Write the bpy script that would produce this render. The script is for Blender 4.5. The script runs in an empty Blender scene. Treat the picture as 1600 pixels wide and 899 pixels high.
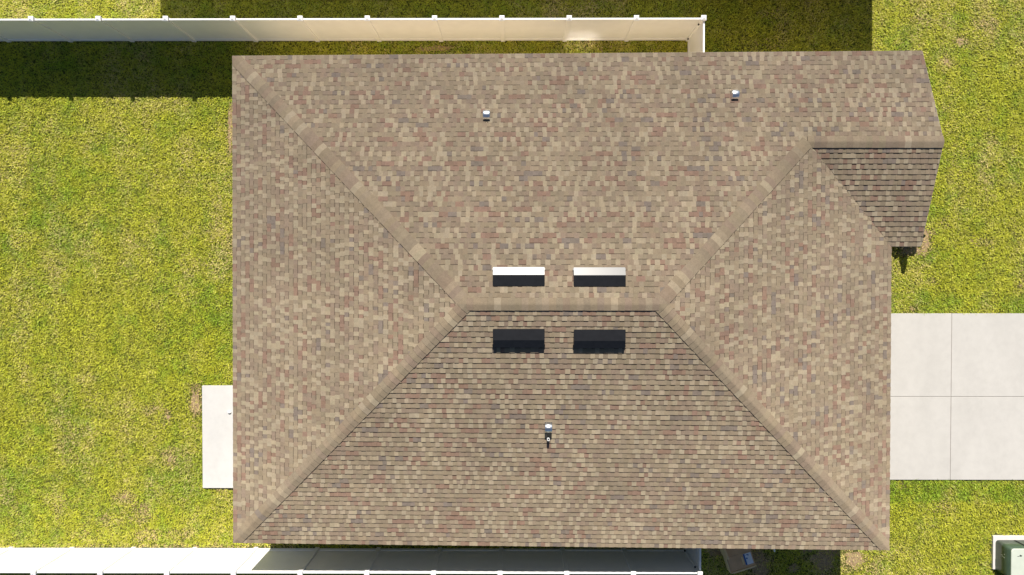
import bpy, math, random
import numpy as np
from mathutils import Vector, Matrix, Euler

random.seed(11)
rng = np.random.default_rng(7)
R = math.radians
scene = bpy.context.scene
col = scene.collection

# ------------------------------------------------------------------ camera, sky, sun, exposure
CAM_H = 21.7
F_PX = 1067.0                                     # focal length in pixels of the 1600 px wide photograph
cam_d = bpy.data.cameras.new('camera')
cam_d.sensor_width = 36.0
cam_d.lens = F_PX / 1600.0 * 36.0
cam_d.clip_start = 0.1
cam_d.clip_end = 2000.0
cam = bpy.data.objects.new('camera', cam_d)
col.objects.link(cam)
cam.location = (0, 0, CAM_H)
CAM_ROT = Euler((-math.atan(16.5 / F_PX), math.atan(4.0 / F_PX), 0), 'XYZ')
cam.rotation_euler = CAM_ROT
scene.camera = cam

SUN_EL = 44.0
world = bpy.data.worlds.new('World')
scene.world = world
world.use_nodes = True
wn = world.node_tree
wn.nodes.clear()
sky = wn.nodes.new('ShaderNodeTexSky')
sky.sky_type = 'NISHITA'
sky.sun_disc = False
sky.sun_elevation = R(SUN_EL)
sky.sun_rotation = 0.0
sky.ozone_density = 3.2
bg = wn.nodes.new('ShaderNodeBackground')
bg.inputs['Strength'].default_value = 0.052
wo = wn.nodes.new('ShaderNodeOutputWorld')
wn.links.new(sky.outputs[0], bg.inputs['Color'])
wn.links.new(bg.outputs[0], wo.inputs['Surface'])

sun_d = bpy.data.lights.new('sun', 'SUN')
sun_d.energy = 5.0
sun_d.angle = R(0.5)
sun_d.color = (1.0, 0.95, 0.87)
sun = bpy.data.objects.new('sun', sun_d)
col.objects.link(sun)
sun.rotation_euler = (-R(90 - SUN_EL), 0, 0)
sun.location = (0, 30, 30)

scene.view_settings.view_transform = 'Standard'
scene.view_settings.look = 'None'
scene.view_settings.gamma = 1.0
scene.view_settings.exposure = 0.42
scene.cycles.blur_glossy = 0.0
scene.cycles.sample_clamp_indirect = 0.0
scene.cycles.caustics_reflective = True

# ------------------------------------------------------------------ photograph pixel -> world
_RM = CAM_ROT.to_matrix()
CAMP = Vector((0, 0, CAM_H))
def ray(px, py):
    return _RM @ Vector(((px - 800) / F_PX, -(py - 449.5) / F_PX, -1.0))
def P(px, py, z=0.0):
    d = ray(px, py)
    return CAMP + d * ((z - CAM_H) / d.z)
def P_plane(px, py, o, n):
    d = ray(px, py)
    return CAMP + d * ((o - CAMP).dot(n) / d.dot(n))

# ------------------------------------------------------------------ helpers
class MB:
    def __init__(self):
        self.v, self.f, self.c, self.s = [], [], [], []
    def face(self, pts, c=(1, 1, 1), smooth=False):
        i = len(self.v)
        self.v.extend([tuple(p) for p in pts])
        self.f.append(tuple(range(i, i + len(pts))))
        self.c.append(c); self.s.append(smooth)
    def box(self, x0, x1, y0, y1, z0, z1, M=None, c=(1, 1, 1)):
        p = [Vector((x, y, z)) for z in (z0, z1) for y in (y0, y1) for x in (x0, x1)]
        if M is not None: p = [M @ q for q in p]
        i = len(self.v)
        self.v.extend([tuple(q) for q in p])
        for f in ((0, 2, 3, 1), (4, 5, 7, 6), (0, 1, 5, 4), (2, 6, 7, 3), (0, 4, 6, 2), (1, 3, 7, 5)):
            self.f.append(tuple(i + k for k in f)); self.c.append(c); self.s.append(False)
    def loft(self, rings, closed=True, cap=True, smooth=False, c=(1, 1, 1)):
        n = len(rings[0]); i = len(self.v)
        for r in rings: self.v.extend([tuple(q) for q in r])
        for a in range(len(rings) - 1):
            for k in range(n if closed else n - 1):
                k2 = (k + 1) % n
                self.f.append((i + a * n + k, i + a * n + k2, i + (a + 1) * n + k2, i + (a + 1) * n + k))
                self.c.append(c); self.s.append(smooth)
        if cap:
            self.f.append(tuple(i + k for k in range(n))[::-1]); self.c.append(c); self.s.append(False)
            b = i + (len(rings) - 1) * n
            self.f.append(tuple(b + k for k in range(n))); self.c.append(c); self.s.append(False)
    def tube(self, pts, r, seg=12, cap=True, c=(1, 1, 1)):
        rings = []
        for k, p in enumerate(pts):
            p = Vector(p)
            a = Vector(pts[max(0, k - 1)]); b = Vector(pts[min(len(pts) - 1, k + 1)])
            t = (b - a).normalized()
            e = Vector((1, 0, 0)) if abs(t.x) < .8 else Vector((0, 1, 0))
            u = t.cross(e).normalized(); w = t.cross(u)
            rr = r[k] if isinstance(r, (list, tuple)) else r
            rings.append([p + (u * math.cos(q) + w * math.sin(q)) * rr for q in [2 * math.pi * j / seg for j in range(seg)]])
        self.loft(rings, True, cap, True, c)
    def build(self, name, material, parent=None, bevel=0.0, attr=False, seg=2):
        me = bpy.data.meshes.new(name)
        me.from_pydata(self.v, [], self.f)
        me.polygons.foreach_set('use_smooth', self.s)
        if attr:
            a = me.attributes.new('tone', 'FLOAT_COLOR', 'FACE')
            buf = np.ones((len(self.c), 4), dtype=np.float32); buf[:, :3] = np.array(self.c)
            a.data.foreach_set('color', buf.ravel())
        me.materials.append(material)
        me.update()
        o = bpy.data.objects.new(name, me)
        col.objects.link(o)
        if parent is not None: o.parent = parent
        if bevel:
            m = o.modifiers.new('bevel', 'BEVEL'); m.width = bevel; m.segments = seg; m.limit_method = 'ANGLE'; m.angle_limit = R(40)
            m.harden_normals = False
        return o

def tag(o, label=None, cat=None, group=None, kind=None):
    if label: o['label'] = label
    if cat: o['category'] = cat
    if group: o['group'] = group
    if kind: o['kind'] = kind
    return o
def empty(name, loc=(0, 0, 0), rz=0.0):
    o = bpy.data.objects.new(name, None)
    o.empty_display_size = 0.2
    o.location = loc; o.rotation_euler = (0, 0, rz)
    col.objects.link(o)
    return o
def copy_tree(o, parent=None):
    c = o.copy(); col.objects.link(c)
    if parent is not None: c.parent = parent
    for ch in list(o.children): copy_tree(ch, c)
    return c

# ------------------------------------------------------------------ materials
def nodes_of(m):
    m.use_nodes = True
    t = m.node_tree
    return t, t.nodes['Principled BSDF']
def simple(name, rgb, rough=0.6, metal=0.0, var=0.12, scale=6.0, bump=0.0, bscale=200.0, spec=0.5, stretch=(1, 1, 1)):
    m = bpy.data.materials.new(name)
    t, b = nodes_of(m)
    b.inputs['Roughness'].default_value = rough
    b.inputs['Metallic'].default_value = metal
    b.inputs['Specular IOR Level'].default_value = spec
    tc = t.nodes.new('ShaderNodeTexCoord')
    mp = t.nodes.new('ShaderNodeMapping'); mp.inputs['Scale'].default_value = stretch
    t.links.new(tc.outputs['Object'], mp.inputs['Vector'])
    n = t.nodes.new('ShaderNodeTexNoise'); n.inputs['Scale'].default_value = scale; n.inputs['Detail'].default_value = 6
    t.links.new(mp.outputs[0], n.inputs['Vector'])
    r = t.nodes.new('ShaderNodeValToRGB')
    r.color_ramp.elements[0].position = .3; r.color_ramp.elements[1].position = .7
    lo = [max(0, q * (1 - var)) for q in rgb]; hi = [min(1, q * (1 + var)) for q in rgb]
    r.color_ramp.elements[0].color = (*lo, 1); r.color_ramp.elements[1].color = (*hi, 1)
    t.links.new(n.outputs['Fac'], r.inputs[0]); t.links.new(r.outputs[0], b.inputs['Base Color'])
    if bump:
        n2 = t.nodes.new('ShaderNodeTexNoise'); n2.inputs['Scale'].default_value = bscale; n2.inputs['Detail'].default_value = 3
        t.links.new(tc.outputs['Object'], n2.inputs['Vector'])
        bp = t.nodes.new('ShaderNodeBump'); bp.inputs['Strength'].default_value = bump; bp.inputs['Distance'].default_value = 0.01
        t.links.new(n2.outputs['Fac'], bp.inputs['Height']); t.links.new(bp.outputs[0], b.inputs['Normal'])
    return m

def shingle_material(name):
    m = bpy.data.materials.new(name)
    t, b = nodes_of(m)
    b.inputs['Roughness'].default_value = 0.92
    b.inputs['Diffuse Roughness'].default_value = 0.9
    b.inputs['Specular IOR Level'].default_value = 0.25
    at = t.nodes.new('ShaderNodeAttribute'); at.attribute_name = 'tone'
    tc = t.nodes.new('ShaderNodeTexCoord')
    def noise(scale, detail, lo, hi, p0=.3, p1=.7):
        n = t.nodes.new('ShaderNodeTexNoise'); n.inputs['Scale'].default_value = scale; n.inputs['Detail'].default_value = detail
        t.links.new(tc.outputs['Object'], n.inputs['Vector'])
        mr = t.nodes.new('ShaderNodeMapRange')
        mr.inputs[1].default_value = p0; mr.inputs[2].default_value = p1; mr.inputs[3].default_value = lo; mr.inputs[4].default_value = hi
        t.links.new(n.outputs['Fac'], mr.inputs[0])
        return mr.outputs[0], n
    g, gn = noise(95, 4, .80, 1.20)               # granules
    w, _ = noise(.55, 5, .90, 1.08)               # weathering over metres
    k, _ = noise(14, 3, .93, 1.07)
    mu = t.nodes.new('ShaderNodeMath'); mu.operation = 'MULTIPLY'; t.links.new(g, mu.inputs[0]); t.links.new(w, mu.inputs[1])
    mu2 = t.nodes.new('ShaderNodeMath'); mu2.operation = 'MULTIPLY'; t.links.new(mu.outputs[0], mu2.inputs[0]); t.links.new(k, mu2.inputs[1])
    vm = t.nodes.new('ShaderNodeVectorMath'); vm.operation = 'SCALE'
    t.links.new(at.outputs['Color'], vm.inputs[0]); t.links.new(mu2.outputs[0], vm.inputs['Scale'])
    t.links.new(vm.outputs[0], b.inputs['Base Color'])
    bp = t.nodes.new('ShaderNodeBump'); bp.inputs['Strength'].default_value = .5; bp.inputs['Distance'].default_value = .004
    t.links.new(gn.outputs['Fac'], bp.inputs['Height']); t.links.new(bp.outputs[0], b.inputs['Normal'])
    return m

def ground_material():
    m = bpy.data.materials.new('soil_and_thatch')
    t, b = nodes_of(m)
    b.inputs['Roughness'].default_value = 1.0
    b.inputs['Specular IOR Level'].default_value = 0.1
    tc = t.nodes.new('ShaderNodeTexCoord')
    n = t.nodes.new('ShaderNodeTexNoise'); n.inputs['Scale'].default_value = 18; n.inputs['Detail'].default_value = 8; n.inputs['Roughness'].default_value = .7
    t.links.new(tc.outputs['Object'], n.inputs['Vector'])
    r = t.nodes.new('ShaderNodeValToRGB'); e = r.color_ramp.elements
    e[0].position = .32; e[0].color = (.040, .046, .010, 1)
    e[1].position = .72; e[1].color = (.17, .155, .045, 1)
    q = e.new(.52); q.color = (.095, .105, .020, 1)
    t.links.new(n.outputs['Fac'], r.inputs[0]); t.links.new(r.outputs[0], b.inputs['Base Color'])
    bp = t.nodes.new('ShaderNodeBump'); bp.inputs['Strength'].default_value = .7; bp.inputs['Distance'].default_value = .02
    t.links.new(n.outputs['Fac'], bp.inputs['Height']); t.links.new(bp.outputs[0], b.inputs['Normal'])
    return m

def leaf_material(name, rough=.6, trans=.25):
    m = bpy.data.materials.new(name)
    t, b = nodes_of(m)
    b.inputs['Roughness'].default_value = rough
    b.inputs['Specular IOR Level'].default_value = .3
    at = t.nodes.new('ShaderNodeAttribute'); at.attribute_name = 'tone'
    t.links.new(at.outputs['Color'], b.inputs['Base Color'])
    tr = t.nodes.new('ShaderNodeBsdfTranslucent'); t.links.new(at.outputs['Color'], tr.inputs['Color'])
    mx = t.nodes.new('ShaderNodeMixShader'); mx.inputs[0].default_value = trans
    t.links.new(b.outputs[0], mx.inputs[1]); t.links.new(tr.outputs[0], mx.inputs[2])
    t.links.new(mx.outputs[0], t.nodes['Material Output'].inputs['Surface'])
    return m

def concrete_material(name, rgb):
    m = simple(name, rgb, rough=.9, var=.045, scale=1.1, bump=.15, bscale=160, spec=.25, stretch=(1, .35, 1))
    t = m.node_tree; b = t.nodes['Principled BSDF']
    src = b.inputs['Base Color'].links[0].from_socket
    tc = t.nodes.new('ShaderNodeTexCoord')
    n = t.nodes.new('ShaderNodeTexNoise'); n.inputs['Scale'].default_value = 4.5; n.inputs['Detail'].default_value = 9; n.inputs['Roughness'].default_value = .65
    t.links.new(tc.outputs['Object'], n.inputs['Vector'])
    mr = t.nodes.new('ShaderNodeMapRange'); mr.inputs[1].default_value = .25; mr.inputs[2].default_value = .6; mr.inputs[3].default_value = .935; mr.inputs[4].default_value = 1.015
    t.links.new(n.outputs['Fac'], mr.inputs[0])
    vm = t.nodes.new('ShaderNodeVectorMath'); vm.operation = 'SCALE'
    t.links.new(src, vm.inputs[0]); t.links.new(mr.outputs[0], vm.inputs['Scale'])
    t.links.new(vm.outputs[0], b.inputs['Base Color'])
    return m

M_SHINGLE = shingle_material('asphalt_shingles')
M_GROUND = ground_material()
M_GRASS = leaf_material('grass_blades', .6, .12)
M_LEAF = leaf_material('shrub_leaves', .45, .15)
M_CONC = concrete_material('driveway_concrete', (.53, .505, .465))
M_CONC2 = concrete_material('patio_concrete', (.60, .585, .56))
M_JOINT = simple('joint_filler', (.34, .31, .28), rough=.95)
M_VINYL = simple('white_vinyl', (.91, .90, .885), rough=.42, var=.03, scale=2.5)
M_STUCCO = simple('beige_stucco', (.78, .64, .45), rough=.95, var=.06, bump=.3, bscale=90)
M_TRIM = simple('white_trim', (.74, .71, .66), rough=.5, var=.03)
M_DECK = simple('roof_underlay', (.10, .085, .07), rough=.95)
M_BLACK = simple('black_painted_metal', (.010, .010, .011), rough=.36, var=.2, scale=9, spec=.52)
M_DARK = simple('dark_opening', (.006, .006, .007), rough=.8)
M_GALV = simple('galvanised_metal', (.78, .81, .84), rough=.36, metal=1.0, var=.08, scale=20)
M_PVC = simple('white_pvc', (.82, .82, .80), rough=.4, var=.03)
M_BOX = simple('cardboard', (.62, .39, .21), rough=.9, var=.10, scale=5)
M_BOXE = simple('cardboard_cut_edge', (.75, .56, .30), rough=.9, var=.12, scale=30)
M_LABEL = simple('label_paper', (.75, .78, .82), rough=.5, var=.03)
M_BLUE = simple('label_ink', (.03, .11, .32), rough=.5)
M_GREEN = simple('green_enamel', (.060, .095, .058), rough=.38, var=.12, scale=5)
M_GREENTOP = simple('painted_sun_green_enamel', (.56, .60, .50), rough=.5, var=.05, scale=4)  # lid green with the sun's gloss put into a paler base colour
M_INK = simple('worn_dark_mark', (.03, .04, .04), rough=.7)
M_SCUFF = simple('pale_scuff', (.42, .43, .36), rough=.8)
M_BARK = simple('bark', (.12, .08, .05), rough=.95, bump=.5, bscale=40)
M_STONE = simple('pale_stone', (.42, .34, .22), rough=.9, var=.2, scale=12, bump=.5, bscale=30)
M_DRIP = simple('tan_drip_edge', (.40, .35, .28), rough=.5, var=.03)
M_DOOR = simple('door_paint', (.66, .63, .58), rough=.5, var=.03)
gl = bpy.data.materials.new('window_glass')
_t, _b = nodes_of(gl)
_b.inputs['Base Color'].default_value = (.02, .025, .03, 1); _b.inputs['Roughness'].default_value = .16
_b.inputs['IOR'].default_value = 3.2
M_GLASS = gl

# ------------------------------------------------------------------ house roof geometry
Z_E = 2.90
PITCH = 0.335
RYP = 475.5
# ridge height so that the north slope has the wanted pitch
nw = P(363.5, 88, Z_E)
zr = Z_E
for _ in range(30):
    y_r = P(880, RYP, zr).y
    zr = Z_E + PITCH * (nw.y - y_r)
Z_R = zr
yr = P(880, RYP, Z_R).y
RW = Vector((P(729, RYP, Z_R).x, yr, Z_R)); RE = Vector((P(1030, RYP, Z_R).x, yr, Z_R))
def plane(a, b, c):
    n = (b - a).cross(c - a).normalized()
    return (a, n if n.z > 0 else -n)
NW = nw
PN = plane(RW, RE, NW)
GN = P_plane(1441, 80, *PN)
GR = P_plane(1474.5, 221.5, *PN)
SW = P(365, 848, Z_E)
PS = plane(RW, RE, SW)
SE = P_plane(1389, 859.5, *PS)
V0 = P(1392.5, 385, SE.z)
PE = plane(RE, SE, V0)
PW = plane(RW, NW, SW)
# gable ridge is horizontal; where it dies into the east slope
gz = GR.z
def on_plane_z(pl, x, y):
    o, n = pl
    return o.z - ((x - o.x) * n.x + (y - o.y) * n.y) / n.z
lo, hi = RE.x, V0.x
for _ in range(50):
    mid = .5 * (lo + hi)
    if on_plane_z(PE, mid, GR.y) > gz: lo = mid
    else: hi = mid
GI = Vector((.5 * (lo + hi), GR.y, gz))
GS = P(1438.5, 385, V0.z); GS.y = V0.y
PG = plane(GI, V0, GS)
GR2 = Vector((GR.x, GR.y, gz))
EXPO = 0.142

def lerp(a, b, t): return a + (b - a) * t
def lin(rgb): return tuple(((q / 255) / 12.92 if q / 255 <= .04045 else ((q / 255 + .055) / 1.055) ** 2.4) for q in rgb)
TONES = {  # granule blends, base colours
    'tan': (.297, .234, .160), 'olive': (.276, .218, .149), 'taupe': (.268, .203, .145),
    'rust': (.262, .172, .124), 'mauve': (.218, .176, .142), 'pale': (.360, .295, .204)}
def vary(c, a=.07):
    k = 1 + random.uniform(-a, a)
    return (c[0] * k * (1 + random.uniform(-.02, .02)), c[1] * k, c[2] * k * (1 + random.uniform(-.03, .03)))

def run_tone():
    return random.choices(['tan', 'olive', 'taupe', 'rust', 'mauve'], [.25, .31, .25, .13, .06])[0]

def shingle_face(mb, A0, A1, B0, B1, n, k0=0):
    """courses between the eave line A0-B0 and the upper line A1-B1 of one plane"""
    slope = max(((A1 - A0) - (B0 - A0).normalized() * (A1 - A0).dot((B0 - A0).normalized())).length, .01)
    N = max(1, round(slope / EXPO))
    org = A0.copy()
    for k in range(N):
        t0, t1 = k / N, (k + 1) / N
        a0, a1, b0, b1 = lerp(A0, A1, t0), lerp(A0, A1, t1), lerp(B0, B1, t0), lerp(B0, B1, t1)
        u = (b0 - a0)
        if u.length < .02: u = (b1 - a1)
        if u.length < .02: u = (B0 - A0)
        u.normalize()
        up = n.cross(u); up = up if up.z > 0 else -up
        sa0, sb0, sa1, sb1 = [(q - org).dot(u) for q in (a0, b0, a1, b1)]
        s = min(sa0, sa1) - random.uniform(0, .3); s_end = max(sb0, sb1)
        cl = lambda q, l, h: min(max(q, l), h)
        tone = run_tone(); left = random.uniform(.1, .4)
        tooth = random.random() < .5
        while s < s_end:
            w = random.choice((.098, .108, .115, .12, .13)) * random.uniform(.93, 1.07)
            e = s + w
            left -= w
            if left < 0:
                tone = run_tone(); left = random.choice((.09, .11, .11, .16, .23, .35))
            l0, r0 = cl(s, sa0, sb0), cl(e, sa0, sb0)
            l1, r1 = cl(s, sa1, sb1), cl(e, sa1, sb1)
            if r0 - l0 > 1e-4 or r1 - l1 > 1e-4:
                hb = .0205 if tooth else .0125
                ht = .0035 if tooth else .0015
                if tooth and random.random() < .46: c = vary(TONES['pale'], .07)
                else: c = vary(TONES[tone], .08)
                p0 = a0 + u * (l0 - sa0); p1 = a0 + u * (r0 - sa0)
                q0 = a1 + u * (l1 - sa1); q1 = a1 + u * (r1 - sa1)
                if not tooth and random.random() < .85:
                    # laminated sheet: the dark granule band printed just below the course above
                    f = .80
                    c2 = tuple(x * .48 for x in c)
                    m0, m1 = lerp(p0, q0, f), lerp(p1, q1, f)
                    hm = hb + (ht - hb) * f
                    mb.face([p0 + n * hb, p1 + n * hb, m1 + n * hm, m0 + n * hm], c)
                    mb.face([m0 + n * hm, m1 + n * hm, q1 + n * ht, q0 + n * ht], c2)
                else:
                    mb.face([p0 + n * hb, p1 + n * hb, q1 + n * ht, q0 + n * ht], c)
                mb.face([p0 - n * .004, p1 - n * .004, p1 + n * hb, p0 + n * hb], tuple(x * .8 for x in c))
                if tooth:
                    mb.face([p0, p0 + n * hb, q0 + n * ht, q0], c)
                    mb.face([p1, q1, q1 + n * ht, p1 + n * hb], c)
            s = e
            tooth = not tooth if random.random() < .8 else tooth

house = empty('house', (0, 0, 0))
tag(house, 'single storey house with brown shingle hip roof and small entry gable at one corner', 'house')

def split_face(name, segs, n):
    mb = MB()
    for A0, A1, B0, B1 in segs: shingle_face(mb, A0, A1, B0, B1, n)
    return mb
tg = (gz - Z_E) / (Z_R - Z_E)
mbr = MB()
Lg = lerp(NW, RW, (gz - NW.z) / (RW.z - NW.z))
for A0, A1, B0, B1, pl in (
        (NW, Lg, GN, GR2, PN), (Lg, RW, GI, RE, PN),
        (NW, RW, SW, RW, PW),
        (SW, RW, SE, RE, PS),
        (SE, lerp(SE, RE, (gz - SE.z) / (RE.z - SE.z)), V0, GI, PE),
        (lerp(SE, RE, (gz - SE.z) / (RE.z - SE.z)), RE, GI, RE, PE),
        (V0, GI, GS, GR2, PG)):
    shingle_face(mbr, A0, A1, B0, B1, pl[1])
roof = mbr.build('roof', M_SHINGLE, house, attr=True)

# deck under the shingles
dk = MB()
dn = Vector((0, 0, -.012))
for pts in ((NW, GN, GR2, GI, RE, RW), (NW, RW, SW), (SW, SE, RE, RW), (SE, V0, GI, RE), (V0, GS, GR2, GI)):
    dk.face([p + dn for p in pts])
    dk.face([p + dn * 4 for p in pts])
dk.build('roof_deck', M_DECK, roof)

# hip and ridge caps
def cap_run(name, a, b, n1, n2, w=.172, expo=.165, lift=.021, taper=True):
    """overlapping bent cap shingles from a (low end) to b"""
    mb = MB()
    d = (b - a); L = d.length; d.normalize()
    def side(n, sgn):
        s = n.cross(d).normalized()
        return s * sgn
    s1 = side(n1, 1); s2 = side(n2, 1)
    if s1.z > 0: s1 = -s1
    if s2.z > 0: s2 = -s2
    if abs(d.z) < 1e-3:
        pass
    s1 = s1 if s1.dot(n2) < 1 else s1
    nn = (n1 + n2).normalized()
    # choose sides so that they point away from each other
    if s1.dot(s2) > 0: s2 = -s2
    N = max(1, int(L / expo)); ex = L / N
    for k in range(N):
        pa = a + d * (k * ex); pb = a + d * min(L, (k + 1) * ex + .03)
        if k == 0: pa = a + d * (.012 if taper else 0)
        c = vary(random.choices([TONES['tan'], TONES['olive'], TONES['taupe'], TONES['pale'], TONES['mauve']], [.16, .42, .28, .12, .02])[0], .06)
        f0 = min(1.0, .06 + k * ex / w) if taper else 1.0; f1 = min(1.0, .06 + ((k + 1) * ex + .03) / w) if taper else 1.0
        def prof(p, h, f):
            ww = w + random.uniform(-.004, .004)
            return [p + s1 * ww * f + n1 * h, p + s1 * ww * .5 * f + n1 * (h + .002), p + s1 * ww * .14 * f + n1 * (h + .002),
                    p + nn * (h + .003),
                    p + s2 * ww * .14 * f + n2 * (h + .002), p + s2 * ww * .5 * f + n2 * (h + .002), p + s2 * ww * f + n2 * h]
        lo_, hi_ = prof(pa, lift + .008, f0), prof(pb, lift, f1)
        i = len(mb.v)
        mb.v.extend([tuple(q) for q in lo_ + hi_])
        for j in range(6):
            mb.f.append((i + j, i + j + 1, i + 7 + j + 1, i + 7 + j)); mb.c.append(c); mb.s.append(True)
        base = [q - nn * .03 for q in lo_]
        for j in range(6):
            mb.face([base[j], base[j + 1], lo_[j + 1], lo_[j]], tuple(x * .7 for x in c))
        basel = [lo_[0] - n1 * .03, hi_[0] - n1 * .03]
        mb.face([lo_[0], hi_[0], basel[1], basel[0]], tuple(x * .7 for x in c))
        baser = [lo_[6] - n2 * .03, hi_[6] - n2 * .03]
        mb.face([lo_[6], hi_[6], baser[1], baser[0]], tuple(x * .7 for x in c))
    return mb.build(name, M_SHINGLE, roof, attr=True)
cap_run('hip_cap', NW, RW, PN[1], PW[1])
cap_run('hip_cap', SW, RW, PS[1], PW[1])
cap_run('hip_cap', SE, RE, PS[1], PE[1])
cap_run('hip_cap', GI, RE, PN[1], PE[1], taper=False)
cap_run('ridge_cap', RE, RW, PN[1], PS[1], lift=.027, taper=False, w=.155)
cap_run('ridge_cap', GR2, GI, PN[1], PG[1], lift=.027, taper=False, w=.155)

# eaves: drip edge, fascia, soffit
def edge_trim(name, a, b, out, top, bot, thick, mat_, proud):
    mb = MB()
    o = Vector((out[0], out[1], 0)).normalized()
    p = [a + o * proud, b + o * proud, b + o * (proud - thick), a + o * (proud - thick)]
    mb.loft([[q + Vector((0, 0, bot)) for q in p], [q + Vector((0, 0, top)) for q in p]])
    return mb.build(name, mat_, house)
for a, b, o in ((NW, GN, (0, 1)), (NW, SW, (-1, 0)), (SW, SE, (0, -1)), (SE, V0, (1, 0)), (V0, GS, (0, -1)), (GN, GR2, (1, 0)), (GR2, GS, (1, 0))):
    edge_trim('drip_edge', a, b, o, -.004, -.05, .03, M_DRIP, .012)
    edge_trim('fascia', a, b, o, -.055, -.14, .025, M_TRIM, .002)
OVER = .42
sof = MB()
zs = Z_E - .14
sof.face([(NW.x, NW.y - .03, zs), (GN.x - .02, GN.y - .03, zs), (GS.x - .02, GS.y + .03, zs), (V0.x - .03, V0.y + .03, zs), (SE.x - .03, SE.y + .03, zs), (SW.x + .03, SW.y + .03, zs)])
sof.build('soffit', M_TRIM, house)

# walls
wx0, wx1 = SW.x + OVER, SE.x - OVER
wy0, wy1 = SW.y + OVER + .03, min(NW.y, GN.y) - .30
gx1 = GS.x - .38
gy0 = GS.y + OVER
wl = MB()
outline = [(wx0, wy0), (wx1, wy0), (wx1, gy0), (gx1, gy0), (gx1, wy1), (wx0, wy1)]
wl.loft([[Vector((x, y, -.1)) for x, y in outline], [Vector((x, y, zs - .003)) for x, y in outline]], cap=False)
wl.build('wall', M_STUCCO, house)
gw = MB()   # gable end wall
gw.face([(gx1, gy0, zs - .003), (gx1, wy1, zs - .003), (gx1, GR2.y, gz - .14)])
gw.build('gable_wall', M_STUCCO, house)

def window(cx, axis, at, w, z0, z1):
    """window in a wall; axis 'N','S','W','E' = the way it faces"""
    rz = {'N': math.pi, 'S': 0, 'W': -math.pi / 2, 'E': math.pi / 2}[axis]
    loc = (cx, at, 0) if axis in 'NS' else (at, cx, 0)
    T = Matrix.Translation(loc) @ Matrix.Rotation(rz, 4, 'Z')
    fm = MB(); h = w / 2; f = .05
    fm.box(-h - f, -h, -.03, .02, z0 - f, z1 + f, T); fm.box(h, h + f, -.03, .02, z0 - f, z1 + f, T)
    fm.box(-h, h, -.03, .02, z0 - f, z0, T); fm.box(-h, h, -.03, .02, z1, z1 + f, T)
    fr = fm.build('window', M_TRIM, house)
    pn = MB(); pn.box(-h, h, -.012, -.006, z0, z1, T); pn.build('pane', M_GLASS, fr)
    sl = MB(); sl.box(-h - f - .03, h + f + .03, -.07, -.032, z0 - f - .06, z0 - f - .002, T); sl.build('sill', M_TRIM, fr)
wc = P(911.5, 56, 0.4).x
window(wc, 'N', wy1, .95, .95, 2.52)
window(-4.2, 'S', wy0, 1.0, .95, 2.35)
window(4.0, 'S', wy0, 1.0, .95, 2.35)
window(3.6, 'W', wx0, 1.4, .95, 2.35)
# patio door, garage door, front door
pdc = P(339, 683, 0).y
dm = MB(); dm.box(wx0 - .03, wx0 + .02, pdc - .95, pdc + .95, .10, 2.15); pdoor = dm.build('patio_door', M_TRIM, house)
for s in (-1, 1):
    q = MB(); q.box(wx0 - .04, wx0 - .031, pdc + s * .46 - .40, pdc + s * .46 + .40, .2, 2.05); q.build('pane', M_GLASS, pdoor)
gdc = P(1490, 620, 0).y
gd = MB()
for k in range(4): gd.box(wx1 - .02, wx1 + .03, gdc - 2.4, gdc + 2.4, .06 + k * .53, .06 + k * .53 + .52)
gd.build('garage_door', M_DOOR, house, bevel=.008)
fd = MB(); fd.box(gx1 - .01, gx1 + .03, 3.0, 3.95, .1, 2.15)
fdo = fd.build('front_door', simple('front_door_paint', (.10, .045, .03), rough=.4), house)
hb_ = MB(); hb_.tube([(gx1 + .03, 3.1, 1.05), (gx1 + .09, 3.1, 1.05), (gx1 + .09, 3.22, 1.05)], .012); hb_.build('handle', M_GALV, fdo)

# ------------------------------------------------------------------ things on the roof (parts of the house)
def frame_on(pl, px, py):
    """local frame on a roof plane: X along the eave, Y down the slope, Z out of the roof"""
    n = pl[1]; o = P_plane(px, py, *pl)
    x = Vector((1, 0, 0)); x = (x - n * x.dot(n)).normalized()
    down = Vector((0, 0, -1)); down = (down - n * down.dot(n)).normalized()
    if down.cross(n).dot(x) < 0: x = -x
    Mx = Matrix((x, down, n)).transposed().to_4x4()
    Mx.translation = o
    return Mx
def off_ridge_vent(px, py, pl, label):
    root = empty('roof_vent'); root.parent = house
    root.matrix_world = frame_on(pl, px, py)
    tag(root, label)
    W = .632
    prof = [(-.20, .012), (-.20, .024), (.055, .122), (.262, .102), (.268, .072)]
    hood = MB()
    outer = [[Vector((sx * W, y, z)) for y, z in prof] for sx in (-1, 1)]
    th = .008
    inner = [[Vector((sx * (W - th), y + .004, max(.004, z - th))) for y, z in prof] for sx in (-1, 1)]
    for S in (outer, inner):
        for j in range(len(prof) - 1):
            hood.face([S[0][j], S[1][j], S[1][j + 1], S[0][j + 1]])
    for sx in (0, 1):
        a = outer[sx]
        hood.face([a[0] - Vector((0, 0, .01)), a[1], a[2], a[3], a[4], Vector((a[4].x, a[4].y - .03, .01))])
    hood.build('hood', M_BLACK, root)
    fl = MB(); fl.box(-W - .006, W + .006, -.17, .275, .010, .020); fl.build('flange', M_DARK, root)
    gr = MB(); gr.box(-W + .02, W - .02, .214, .222, .021, .060); gr.build('louvre', M_DARK, root)
    for s in (-1, 1):
        e = MB(); e.box(s * (W + .004) - .014, s * (W + .004) + .014, .205, .250, .021, .062); e.build('end_clip', M_BLACK, root)
    return root
off_ridge_vent(810.5, 435.5, PN, 'black vent on the sunlit slope nearer the back yard')
off_ridge_vent(936.5, 436, PN, 'black vent on the sunlit slope nearer the driveway')
off_ridge_vent(810.5, 525.5, PS, 'black vent on the shaded slope nearer the back yard')
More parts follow.
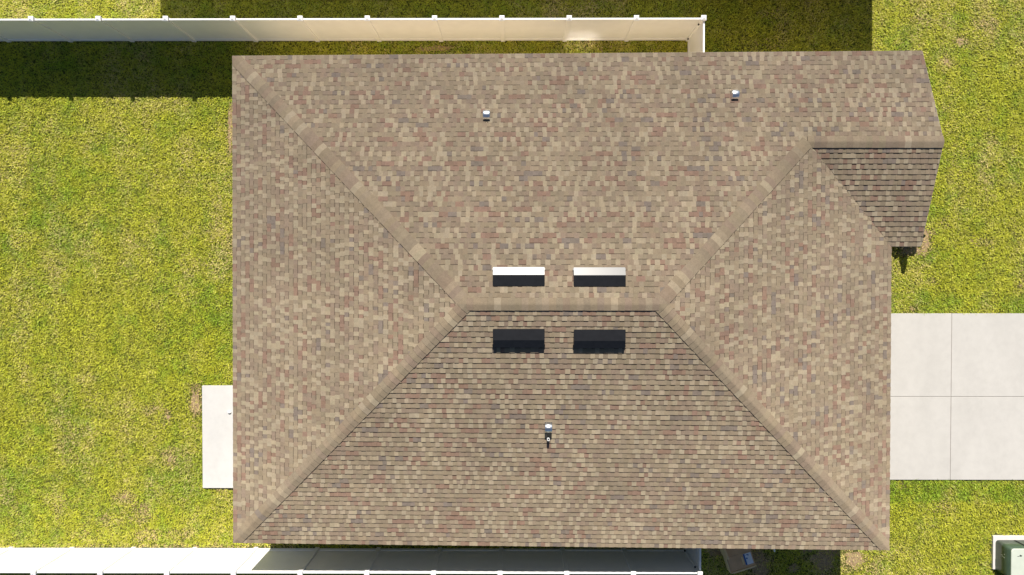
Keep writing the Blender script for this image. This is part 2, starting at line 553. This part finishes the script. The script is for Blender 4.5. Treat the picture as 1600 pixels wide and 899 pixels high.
off_ridge_vent(936.5, 526.5, PS, 'black vent on the shaded slope nearer the driveway')

def hood_vent(px, py, pl):
    root = empty('pipe_hood'); root.parent = house
    o = P_plane(px, py, *pl)
    T = frame_on(pl, px, py); root.matrix_world = T
    w = .092; r = .128
    h = MB(); k = 14
    def ring(x, rr):
        pts = [Vector((x, rr * math.cos(a), .055 + rr * math.sin(a))) for a in [math.pi * j / k for j in range(k + 1)]]
        return [Vector((x, rr, .012))] + pts + [Vector((x, -rr, .012))]
    h.loft([ring(-w, r - .006), ring(-w + .008, r), ring(w - .008, r), ring(w, r - .006)], closed=True, cap=True, smooth=True)
    h.build('hood', M_GALV, root)
    f = MB(); f.box(-w - .004, w + .004, -r - .004, r + .02, .011, .0165); f.build('flange', M_DECK, root)
    return root
hood_vent(760.3, 181.5, PN)
hood_vent(1147, 150, PN)
hood_vent(856.8, 666.5, PS)
po = P_plane(856.5, 685, *PS)
pp = empty('plumbing_vent', po); pp.parent = house
pb = MB()
pts_o = [Vector((.036 * math.cos(a), .036 * math.sin(a), 0)) for a in [2 * math.pi * k / 20 for k in range(20)]]
pts_i = [q * .72 for q in pts_o]
up_ = Vector((0, 0, .16))
pb.loft([[q - Vector((0, 0, .05)) for q in pts_o], [q + up_ for q in pts_o], [q + up_ for q in pts_i], pts_i], cap=False, smooth=False)
pb.build('pipe', M_PVC, pp)
bt = MB(); bt.loft([[q * 1.3 - Vector((0, 0, .02)) for q in pts_o], [q * 1.08 + Vector((0, 0, .03)) for q in pts_o]], smooth=True); bt.build('boot', M_BLACK, pp)
# white drain pipe out of the south wall, near the ground
dpx = P(1208, 860, .35)
dp = MB(); dp.tube([(dpx.x - .02, wy0 + .02, .50), (dpx.x - .02, dpx.y + .06, .50), (dpx.x, dpx.y + .015, .47), (dpx.x + .03, dpx.y, .40), (dpx.x + .035, dpx.y, .25)], .026)
dp.build('drain_pipe', M_PVC, house)

# ------------------------------------------------------------------ ground, driveway, patio
g = MB()
# one sheet to the horizon, finely divided near the house is not needed: it is flat
g.face([(-900, -900, 0), (900, -900, 0), (900, 900, 0), (-900, 900, 0)])
tag(g.build('ground', M_GROUND), 'sandy brown soil and thatch under the lawn', kind='structure')

d0 = P(1390, 490, .05); d1 = P(1486, 750, .05); dj = P(1486, 620, .05)
drv = MB()
xs = [wx1 + .035, dj.x, dj.x + 2.75, dj.x + 5.5]
ys = [d1.y, dj.y, d0.y]
gap = .008
for a in range(3):
    for b in range(2):
        drv.box(xs[a] + gap, xs[a + 1] - gap, ys[b] + (gap if b else 0), ys[b + 1] - (0 if b else gap), -.05, .05)
drive = drv.build('driveway', M_CONC, bevel=.006)
tag(drive, 'pale concrete driveway with crossing joints', kind='structure')
jf = MB(); jf.box(xs[0] + .02, xs[-1] - .02, ys[0] + .02, ys[2] - .02, -.04, .036)
tag(jf.build('driveway_joint', M_JOINT), 'dark joint filler between the driveway slabs', kind='structure')
pa = P(315.5, 603, .09); pb_ = P(363, 763, .09)
pt = MB(); pt.box(pa.x, wx0 - .045, pb_.y, pa.y, -.05, .09)
tag(pt.build('patio', M_CONC2, bevel=.008), 'small white concrete patio slab behind the house', kind='structure')
# small white cap on the slab
cp = P(358.5, 644.5, .11)
cb = MB()
cb.loft([[Vector((.06 * s * math.cos(a), .042 * s * math.sin(a), z)) for a in [2 * math.pi * k / 16 for k in range(16)]] for s, z in ((1, 0), (1, .02), (.8, .045), (.35, .055))], smooth=True)
co = cb.build('pipe_cap', M_PVC); co.location = (cp.x, cp.y, .09)
tag(co, 'small white plastic cap on the pale patio slab beside the eave', 'cap')

# ------------------------------------------------------------------ white vinyl fences
POST_H, RAIL_H = 1.80, 1.755
def fence_run(parts_parent, p0, p1, posts, side, make_posts=True):
    """straight run along X between p0 and p1; posts = x positions"""
    y = p0.y
    for i in range(len(posts) - 1):
        a, b = posts[i] + .064, posts[i + 1] - .064
        m = MB(); m.box(a, b, -.018, .018, .16, 1.66)
        n = int((b - a) / .15)
        o = m.build('panel', M_VINYL, parts_parent); o.location = (0, y, 0)
        m = MB(); m.box(a, b, -.026, .026, 1.655, RAIL_H); o = m.build('top_rail', M_VINYL, parts_parent, bevel=.006); o.location = (0, y, 0)
        m = MB(); m.box(a, b, -.038, .038, .03, .165); o = m.build('bottom_rail', M_VINYL, parts_parent, bevel=.006); o.location = (0, y, 0)
def fence_post(parent, x, y):
    m = MB(); m.box(-.064, .064, -.064, .064, -.05, POST_H)
    o = m.build('post', M_VINYL, parent, bevel=.006); o.location = (x, y, 0)
    c = MB()
    s = .076
    sq = lambda r, z: [Vector((-r, -r, z)), Vector((r, -r, z)), Vector((r, r, z)), Vector((-r, r, z))]
    c.loft([sq(s, POST_H + .001), sq(s, POST_H + .022), sq(s * .78, POST_H + .034), sq(.01, POST_H + .062)])
    c.build('cap', M_VINYL, o, bevel=.004)
    return o
def return_run(parent, x, ya, yb):
    """run along Y between two posts"""
    lo_, hi_ = min(ya, yb), max(ya, yb)
    m = MB(); m.box(x - .018, x + .018, lo_ + .064, hi_ - .064, .16, 1.66); m.build('panel', M_VINYL, parent)
    m = MB(); m.box(x - .026, x + .026, lo_ + .064, hi_ - .064, 1.655, RAIL_H); m.build('top_rail', M_VINYL, parent, bevel=.006)
    m = MB(); m.box(x - .038, x + .038, lo_ + .064, hi_ - .064, .03, .165); m.build('bottom_rail', M_VINYL, parent, bevel=.006)
fN = empty('fence', (0, 0, 0)); tag(fN, 'white vinyl fence with shaded inner face, blue tinted at left and cream further right', 'fence', 'white vinyl fences beside the house')
fS = empty('fence', (0, 0, 0)); tag(fS, 'white vinyl fence with brightly sunlit left end and grey shaded panels beside the eave', 'fence', 'white vinyl fences beside the house')
yN = P(800, 64, 0).y + .03
yS = P(800, 857, 0).y - .03
postN = [P(48.5 + 105.1 * k, 30, POST_H).x for k in range(-2, 11)]
postN[-1] = P(1099.5, 33, POST_H).x
postS = [P(52.3 + 104.15 * k, 895, POST_H).x for k in range(-2, 11)]
fence_run(fN, Vector((0, yN, 0)), None, postN, -1)
fence_run(fS, Vector((0, yS, 0)), None, postS, 1)
for x in postN: fence_post(fN, x, yN)
for x in postS: fence_post(fS, x, yS)
return_run(fN, postN[-1] + .02, yN, wy1 - .03)
return_run(fS, postS[-1] + .02, yS, wy0 + .03)
for f, x, ys_ in ((fN, postN[-1], yN - .075), (fS, postS[-1], yS + .075)):     # hinges at the corner
    for z in (.28, 1.5):
        m = MB(); m.box(x - .085, x - .045, ys_ - .02, ys_ + .02, z - .03, z + .03); m.build('hinge', M_DARK, f)

# ------------------------------------------------------------------ neighbour house beyond the north fence (it throws the shadow)
ny0 = P(800, 103, 0).y + 2.9 * math.tan(R(90 - SUN_EL))
nx0, nx1 = P(252, 20, 0).x, P(1362, 40, 0).x
nh = empty('house', (0, 0, 0))
tag(nh, 'neighbouring beige house standing beyond the white fence, unseen past the frame but shading the strip', 'house')
ny1 = ny0 + 13.0; nr = 2.9 + .42 * 6.5
a, b, c, d = Vector((nx0, ny0, 2.9)), Vector((nx1, ny0, 2.9)), Vector((nx1, ny1, 2.9)), Vector((nx0, ny1, 2.9))
r0, r1 = Vector((nx0 + 6.5, ny0 + 6.5, nr)), Vector((nx1 - 6.5, ny0 + 6.5, nr))
nm = MB()
for A0, A1, B0, B1, pl in ((a, r0, b, r1, plane(a, b, r0)), (b, r1, c, r1, plane(b, c, r1)), (c, r1, d, r0, plane(c, d, r0)), (d, r0, a, r0, plane(d, a, r0))):
    u = 1
    n = pl[1]; N = 44
    for k in range(N):
        p = [lerp(A0, A1, k / N), lerp(B0, B1, k / N), lerp(B0, B1, (k + 1) / N), lerp(A0, A1, (k + 1) / N)]
        nm.face([p[0] + n * .012, p[1] + n * .012, p[2] + n * .002, p[3] + n * .002], vary(TONES['olive'], .1))
        nm.face([p[0], p[1], p[1] + n * .012, p[0] + n * .012], TONES['mauve'])
nroof = nm.build('roof', M_SHINGLE, nh, attr=True)
nw_ = MB(); nw_.box(nx0 + .42, nx1 - .42, ny0 + .42, ny1 - .42, -.1, 2.82); nw_.build('wall', M_STUCCO, nh)
nf = MB(); nf.box(nx0 + .01, nx1 - .01, ny0 + .01, ny1 - .01, 2.70, 2.89); nf.build('fascia', M_TRIM, nh)

# ------------------------------------------------------------------ transformer box on its pad
t0 = P(1552, 838, .09)
pad = MB(); pad.box(t0.x, t0.x + 1.5, P(1552, 890, .09).y, t0.y, -.05, .09)
po_ = pad.build('concrete_pad', simple('pad_concrete', (.68, .64, .60), rough=.85, var=.05, scale=8), bevel=.01)
tag(po_, 'pale square concrete pad under the green transformer box', 'concrete pad')
tb = empty('transformer_box', (0, 0, 0))
tag(tb, 'dark green utility transformer box with sunlight coloured into its pale lid at the corner of the lawn', 'transformer box')
bx0 = P(1555.5, 843, .09).x; by1 = P(1555.5, 844, .09).y; by0 = by1 - .98; bx1 = bx0 + 1.25
def rrect(x0, x1, y0, y1, r, z, k=7):
    out = []
    for cx, cy, a0 in ((x1 - r, y1 - r, 0), (x0 + r, y1 - r, 90), (x0 + r, y0 + r, 180), (x1 - r, y0 + r, 270)):
        for j in range(k + 1):
            q = R(a0 + 90 * j / k); out.append(Vector((cx + r * math.cos(q), cy + r * math.sin(q), z)))
    return out
m = MB(); m.loft([rrect(bx0, bx1, by0, by1, .10, .091), rrect(bx0 + .004, bx1 - .004, by0 + .004, by1 - .004, .10, .755)], smooth=True)
m.build('body', M_GREEN, tb)
m = MB(); m.loft([rrect(bx0 + .006, bx1 - .006, by0 + .006, by1 - .006, .10, .757), rrect(bx0 + .008, bx1 - .008, by0 + .008, by1 - .008, .10, .770), rrect(bx0 + .022, bx1 - .022, by0 + .022, by1 - .022, .09, .780)], smooth=False)
lid = m.build('lid', M_GREENTOP, tb)
lp = P(1594.5, 869, .78)
m = MB()
for dx, dy, r1_, r2_ in ((0, 0, .034, .020), (-.008, .026, .016, .012), (.03, .004, .014, .022), (-.06, -.012, .022, .008), (-.085, -.014, .010, .008)):
    m.loft([[Vector((lp.x + dx + r1_ * math.cos(q), lp.y + dy + r2_ * math.sin(q), z)) for q in [2 * math.pi * j / 14 for j in range(14)]] for z in (.7795, .7825)])
m.build('worn_mark', M_INK, lid)
m = MB()
for yy, zz, l in ((by1 - .36, .34, .07), (by1 - .40, .40, .10), (by1 - .50, .28, .05), (by1 - .30, .47, .03)):
    m.box(bx0 - .0035, bx0 + .01, yy - .010, yy + .010, zz, zz + l)
m.build('scuff', M_SCUFF, tb)
m = MB(); m.box(bx0 + .55, bx0 + .62, by1 - .004, by1 + .006, .12, .69); m.build('door_seam', M_DARK, tb)

# ------------------------------------------------------------------ cardboard box in the shade
zt = .36
TL, BL, BR = P(1129.5, 856, zt), P(1143, 895, zt), P(1181, 883, zt)
ux = (BR - BL); bw = ux.length; ang = math.atan2(ux.y, ux.x); bdp = .98
cx_ = empty('cardboard_box', (BL.x, BL.y, 0), ang)
tag(cx_, 'large brown cardboard box with a white and blue label, in the shade beside the fence', 'cardboard box')
m = MB(); m.box(0, bw, 0, bdp, .01, zt - .012); m.build('carton', M_BOX, cx_, bevel=.004)
for y0_, y1_ in ((.012, bdp / 2 - .003), (bdp / 2 + .003, bdp - .012)):
    m = MB(); m.box(.012, bw - .012, y0_, y1_, zt - .011, zt); m.build('flap', M_BOX, cx_)
for off, z0_, z1_, l0, l1 in ((-.022, .05, zt + .012, 0, bw + .01), (-.075, .02, zt - .06, .08, bw - .02)):
    m = MB(); m.box(l0, l1, off - .017, off + .017, z0_, z1_); m.build('flap_edge', M_BOXE, cx_)
m = MB(); m.box(-.045, -.008, -.02, .62, .02, zt - .01); m.build('side_flap', M_BOXE, cx_)
Mi = Matrix.Rotation(-ang, 4, 'Z') @ Matrix.Translation(-Vector((BL.x, BL.y, 0)))
lc = Mi @ P(1169, 873, zt)
m = MB(); m.box(lc.x - .125, lc.x + .125, lc.y - .18, lc.y + .18, zt + .0015, zt + .004); lab = m.build('shipping_label', M_LABEL, cx_)
m = MB()
m.box(lc.x - .124, lc.x - .075, lc.y - .179, lc.y + .179, zt + .0042, zt + .0055)
m.box(lc.x - .06, lc.x - .015, lc.y + .0, lc.y + .045, zt + .0042, zt + .0055)
m.box(lc.x - .05, lc.x + .035, lc.y + .12, lc.y + .14, zt + .0042, zt + .0055)
m.box(lc.x + .01, lc.x + .05, lc.y + .10, lc.y + .12, zt + .0042, zt + .0055)
m.build('print', M_BLUE, lab)
m = MB(); m.box(lc.x - .205, lc.x - .15, lc.y - .14, lc.y + .11, zt + .0015, zt + .003); m.build('tape_strip', M_BOXE, cx_)
# loose sheet of cardboard leaning beside it
sp = P(1128, 862, .1)
sh = MB(); sh.box(-.03, .03, -.12, .35, .0, .5); so = sh.build('cardboard_sheet', M_BOXE); so.location = (sp.x, sp.y, .005); so.rotation_euler = (0, R(6), ang + R(4))
tag(so, 'narrow pale cardboard offcut standing upright against the big box', 'cardboard')

# ------------------------------------------------------------------ entry shrubs and edging under the gable corner
def shrub(px, py, h, w, label, cone, group=None, n=700):
    b_ = P(px, py, 0)
    root = empty('shrub', (b_.x, b_.y, 0)); tag(root, label, 'shrub', group)
    lf = MB()
    for k in range(n):
        z = random.random() ** .8
        rad = w * ((1 - z) ** .7 * min(1, .45 + z * 3) if cone else math.sqrt(max(0, 1 - (2 * z - 1) ** 2)) * .9 + .1)
        a_ = random.uniform(0, 2 * math.pi); rr = rad * math.sqrt(random.uniform(.15, 1))
        c_ = Vector((rr * math.cos(a_), rr * math.sin(a_), .05 + z * (h - .05)))
        e1 = Vector((random.gauss(0, 1), random.gauss(0, 1), random.gauss(0, .6))).normalized()
        e2 = e1.cross(Vector((random.gauss(0, 1), random.gauss(0, 1), random.gauss(0, 1)))).normalized()
        L_ = random.uniform(.03, .055); W_ = L_ * .38
        lf.face([c_ - e1 * L_, c_ + e2 * W_, c_ + e1 * L_, c_ - e2 * W_], random.choice(((.035, .07, .02), (.05, .09, .022), (.028, .05, .02), (.07, .10, .03))))
    lf.build('foliage', M_LEAF, root, attr=True)
    st = MB()
    st.tube([(0, 0, -.02), (.01, .0, h * .4), (0, .01, h * .8)], [.016, .011, .004], seg=7)
    for k in range(5):
        q = random.uniform(0, 6.28); z = h * random.uniform(.15, .6)
        st.tube([(0, 0, z), (.6 * w * math.cos(q), .6 * w * math.sin(q), z + .12)], [.007, .003], seg=5)
    st.build('stem', M_BARK, root)
shrub(1411, 372, 1.12, .23, 'dark upright shrub at the gable corner throwing a pointed shadow on the lawn', True, n=1800)
shrub(1424, 377, .42, .17, 'low rounded dark shrub under the gable edge, right of the upright one', False, n=420)
shrub(1398, 379, .46, .17, 'low dark shrub under the gable edge, tucked against the main roof corner', False, n=420)
for k, (px, py, s_) in enumerate(((1438, 368, .085), (1437, 374, .08), (1435, 380, .08))):
    p = P(px, py, 0)
    m = MB()
    rings = []
    for z, f in ((0, .9), (.05, 1.0), (.09, .8), (.11, .4)):
        rings.append([Vector((s_ * f * math.cos(q) * (1 + .12 * math.sin(3 * q + k)), s_ * 1.25 * f * math.sin(q), z)) for q in [2 * math.pi * j / 12 for j in range(12)]])
    m.loft(rings, smooth=True)
    o = m.build('edging_stone', M_STONE); o.location = (p.x, p.y, 0); o.rotation_euler = (0, 0, .4 * k)
    tag(o, ['pale edging stone nearest the gable peak, beside the lawn', 'middle pale edging stone beside the gable edge and the lawn', 'pale edging stone at the lower gable corner, nearest the shrubs'][k], 'stone', 'edging stones by the entry bed')

# ------------------------------------------------------------------ worn places where sandy soil shows
M_SAND = simple('sandy_soil', (.33, .235, .135), rough=1.0, var=.35, scale=14, bump=.8, bscale=40, spec=.1)
PATCH = ((196, 775, 5, 5), (262, 652, 4, 4), (266, 717, 4, 5), (305, 630, 6, 20), (360, 200, 4, 36),
         (1445, 376, 8, 18), (1425, 392, 20, 6), (1335, 875, 16, 11), (1186, 880, 16, 20), (1287, 874, 21, 20), (1240, 888, 8, 7), (1115, 860, 14, 10), (1262, 860, 10, 5), (1480, 98, 6, 5), (1500, 66, 6, 5), (680, 76, 26, 4))
sm = MB()
for k, (px, py, ra, rb) in enumerate(PATCH):
    q = P(px, py, 0); ph = random.uniform(0, 6)
    ringp = []
    for j in range(36):
        a_ = 2 * math.pi * j / 36
        f = 1 + .18 * math.sin(2 * a_ + ph) + .14 * math.sin(5 * a_ + 2 * ph) + random.uniform(-.12, .12)
        ringp.append(Vector((q.x + ra / 49.2 * f * math.cos(a_), q.y + rb / 49.2 * f * math.sin(a_), .005 + .0012 * (k % 4))))
    i0 = len(sm.v)
    c_ = Vector((q.x, q.y, .012 + .001 * (k % 4)))
    for j in range(36): sm.face([c_, ringp[j], ringp[(j + 1) % 36]])
tag(sm.build('bare_soil', M_SAND), 'small worn patches of sandy soil in the lawn', kind='structure')

# ------------------------------------------------------------------ lawn: individual blades in one mesh
def vnoise(x, y, s, seed):
    """value noise, vectorised"""
    r_ = np.random.default_rng(seed); G = 512
    T_ = r_.random((G, G)).astype(np.float32)
    X = x / s + 1000.37; Y = y / s + 1000.71
    xi = np.floor(X).astype(np.int64); yi = np.floor(Y).astype(np.int64)
    fx = X - xi; fy = Y - yi
    fx = fx * fx * (3 - 2 * fx); fy = fy * fy * (3 - 2 * fy)
    a_ = T_[yi % G, xi % G]; b_ = T_[yi % G, (xi + 1) % G]; c_ = T_[(yi + 1) % G, xi % G]; d_ = T_[(yi + 1) % G, (xi + 1) % G]
    return (a_ * (1 - fx) + b_ * fx) * (1 - fy) + (c_ * (1 - fx) + d_ * fx) * fy

def lawn():
    X0, X1, Y0, Y1 = -24.0, 24.0, -16.5, 14.5
    dens = 1750
    n = int((X1 - X0) * (Y1 - Y0) * dens)
    x = rng.uniform(X0, X1, n); y = rng.uniform(Y0, Y1, n)
    keep = np.ones(n, bool)
    def cut(xa, xb, ya, yb, m_=0.0):
        nonlocal keep
        keep &= ~((x > xa - m_) & (x < xb + m_) & (y > ya - m_) & (y < yb + m_))
    cut(wx0, wx1, wy0, wy1, .25); cut(wx1 - .5, gx1, gy0, wy1, .2)
    cut(xs[0], xs[-1], ys[0], ys[2], .012)
    cut(pa.x, wx0, pb_.y, pa.y, .03)
    cut(t0.x, t0.x + 1.5, P(1552, 890, .09).y, t0.y, .025)
    cut(nx0 + .4, nx1 - .4, ny0 + .4, ny1, .1)
    cut(-30, postN[-1], yN - .05, yN + .05); cut(-30, postS[-1], yS - .05, yS + .05)
    # thin out outside the frame
    inframe = (np.abs(x) < 17.0) & (y > -10.0) & (y < 9.4)
    keep &= inframe | (rng.random(n) < .30)
    # bare and thin patches (photograph pixel, radii in px, strength)
    bare = np.zeros(n, np.float32)
    wob = (vnoise(x, y, .22, 5) - .5) * 1.5 + (vnoise(x, y, .07, 6) - .5) * .9
    for px, py, ra, rb, k in ((195, 775, 16, 12, .8), (212, 800, 24, 14, .8), (165, 812, 18, 12, .75), (262, 652, 8, 12, .8), (266, 717, 9, 14, .7), (305, 630, 10, 26, .9), (240, 640, 14, 6, .6),
                              (135, 835, 20, 10, .7), (282, 835, 18, 8, .45), (225, 838, 20, 10, .6), (100, 790, 20, 16, .35), (110, 700, 12, 30, .3), (20, 790, 10, 25, .4), (360, 200, 5, 40, .9), (362, 380, 8, 14, .5),
                              (1445, 378, 12, 22, .9), (1425, 392, 24, 8, .8), (1335, 875, 22, 14, .8), (1365, 890, 10, 14, .5), (1185, 880, 20, 24, .9), (1285, 872, 24, 24, .85), (1240, 890, 10, 8, .7), (1115, 858, 14, 12, .8), (1262, 860, 14, 8, .7),
                              (1480, 98, 12, 10, .5), (1500, 66, 10, 8, .5), (1540, 40, 14, 8, .45), (1440, 30, 14, 6, .35), (1550, 225, 14, 10, .35), (1475, 350, 8, 14, .35), (1530, 380, 14, 8, .35), (1595, 440, 10, 20, .4), (1455, 440, 8, 6, .5), (1425, 482, 8, 5, .7), (1405, 760, 10, 6, .3), (1470, 790, 14, 10, .35),
                              (400, 853, 30, 4, .7), (200, 853, 220, 3, .65), (680, 76, 30, 6, .5), (920, 74, 30, 6, .3), (1190, 70, 30, 12, .35), (1195, 20, 14, 8, .3), (350, 762, 30, 4, .35)):
        q = P(px, py, 0)
        d2 = np.sqrt(((x - q.x) / (ra / 49.2)) ** 2 + ((y - q.y) / (rb / 49.2)) ** 2)
        bare = np.maximum(bare, k * np.clip(1.5 - d2 + wob * .7, 0, 1))
    bare = np.where((x < -12) & (y < -5.5), bare * .6, bare)
    thatch = rng.random(n) < bare * .9
    keep &= ~(thatch & (rng.random(n) < .62))
    # natural clumping
    cl_ = vnoise(x, y, .10, 21) * .6 + vnoise(x, y, .045, 22) * .4
    keep &= rng.random(n) < (.42 + 1.15 * cl_)
    x, y, bare, thatch = x[keep], y[keep], bare[keep], thatch[keep]; n = len(x)
    # colours: broad dry areas, green areas, small clumps, per blade
    big = vnoise(x, y, 2.6, 31) * .38 + vnoise(x, y, .9, 32) * .32 + vnoise(x, y, .33, 33) * .3
    grn = vnoise(x, y, 1.7, 41) * .25 + vnoise(x, y, .5, 42) * .38 + vnoise(x, y, .16, 43) * .37
    small = vnoise(x, y, .085, 51)
    mow = .5 + .5 * np.sin(x * 2 * math.pi / 1.05 + 1.0 + (vnoise(x, y, 3.0, 55) - .5) * 3)
    dry = np.clip((big - .43) * 1.5 + (rng.random(n) - .5) * 1.15 + bare * .9 + (mow - .5) * .26, 0, 1)
    # greener, denser edges along the driveway and the house front
    edge = np.zeros(n)
    edge = np.maximum(edge, ((np.abs(y - ys[0] + .25) < .45) & (x > wx1)) * 1.0)
    edge = np.maximum(edge, ((np.abs(y - ys[2] - .25) < .45) & (x > wx1)) * .7)
    green = np.clip((grn - .43) * 2.4 + (rng.random(n) - .5) * .6 + edge * .6, 0, 1)
    c_y = np.array((.575, .570, .040)); c_g = np.array((.22, .36, .018)); c_d = np.array((.72, .56, .25)); c_k = np.array((.40, .42, .028))
    base = c_k + (c_y - c_k) * rng.random((n, 1))
    base = base + (c_g - base) * green[:, None] * .85
    base = base + (c_d - base) * (dry ** 1.7)[:, None] * .9
    base = np.where(thatch[:, None], np.array((.50, .34, .17)) * (.7 + .6 * rng.random((n, 1))), base)
    base *= 1.05 * (.81 + .32 * small + (rng.random(n) - .5) * .4)[:, None]
    # geometry: kite shaped blades
    az = rng.uniform(0, 2 * math.pi, n) + (vnoise(x, y, .12, 61) - .5) * 7
    lean = R(46) + rng.random(n) * R(38)
    lean = np.where(thatch, R(80) + rng.random(n) * R(8), lean)
    hmod = .68 + .64 * vnoise(x, y, .13, 62)
    L_ = (.047 + .06 * rng.random(n)) * hmod * (1 - .3 * bare)
    W_ = .0052 + .006 * rng.random(n)
    dx, dy = np.cos(az), np.sin(az)
    h1 = np.sin(lean) * L_ * .5; v1 = np.cos(lean * .75) * L_ * .55
    h2 = np.sin(lean) * L_ + .01; v2 = np.maximum(v1 + np.cos(lean * 1.15) * L_ * .5, .006)
    tw = (rng.random(n) - .5) * .8
    V = np.empty((n, 4, 3), np.float32)
    V[:, 0] = np.stack([x, y, np.full(n, -.004)], 1)
    V[:, 1] = np.stack([x + dx * h1 - dy * W_, y + dy * h1 + dx * W_, v1 + tw * W_], 1)
    V[:, 2] = np.stack([x + dx * h2, y + dy * h2, v2], 1)
    V[:, 3] = np.stack([x + dx * h1 + dy * W_, y + dy * h1 - dx * W_, v1 - tw * W_], 1)
    me = bpy.data.meshes.new('grass')
    me.vertices.add(n * 4); me.vertices.foreach_set('co', V.ravel())
    me.loops.add(n * 4); me.loops.foreach_set('vertex_index', np.arange(n * 4, dtype=np.int32))
    me.polygons.add(n); me.polygons.foreach_set('loop_start', np.arange(0, n * 4, 4, dtype=np.int32))
    at = me.attributes.new('tone', 'FLOAT_COLOR', 'FACE')
    cc = np.ones((n, 4), np.float32); cc[:, :3] = np.clip(base, .004, .8)
    at.data.foreach_set('color', cc.ravel())
    me.materials.append(M_GRASS)
    me.update(calc_edges=True)
    o = bpy.data.objects.new('grass', me); col.objects.link(o)
    tag(o, 'short yellow green lawn grass with thin dry patches', 'grass', kind='stuff')
lawn()
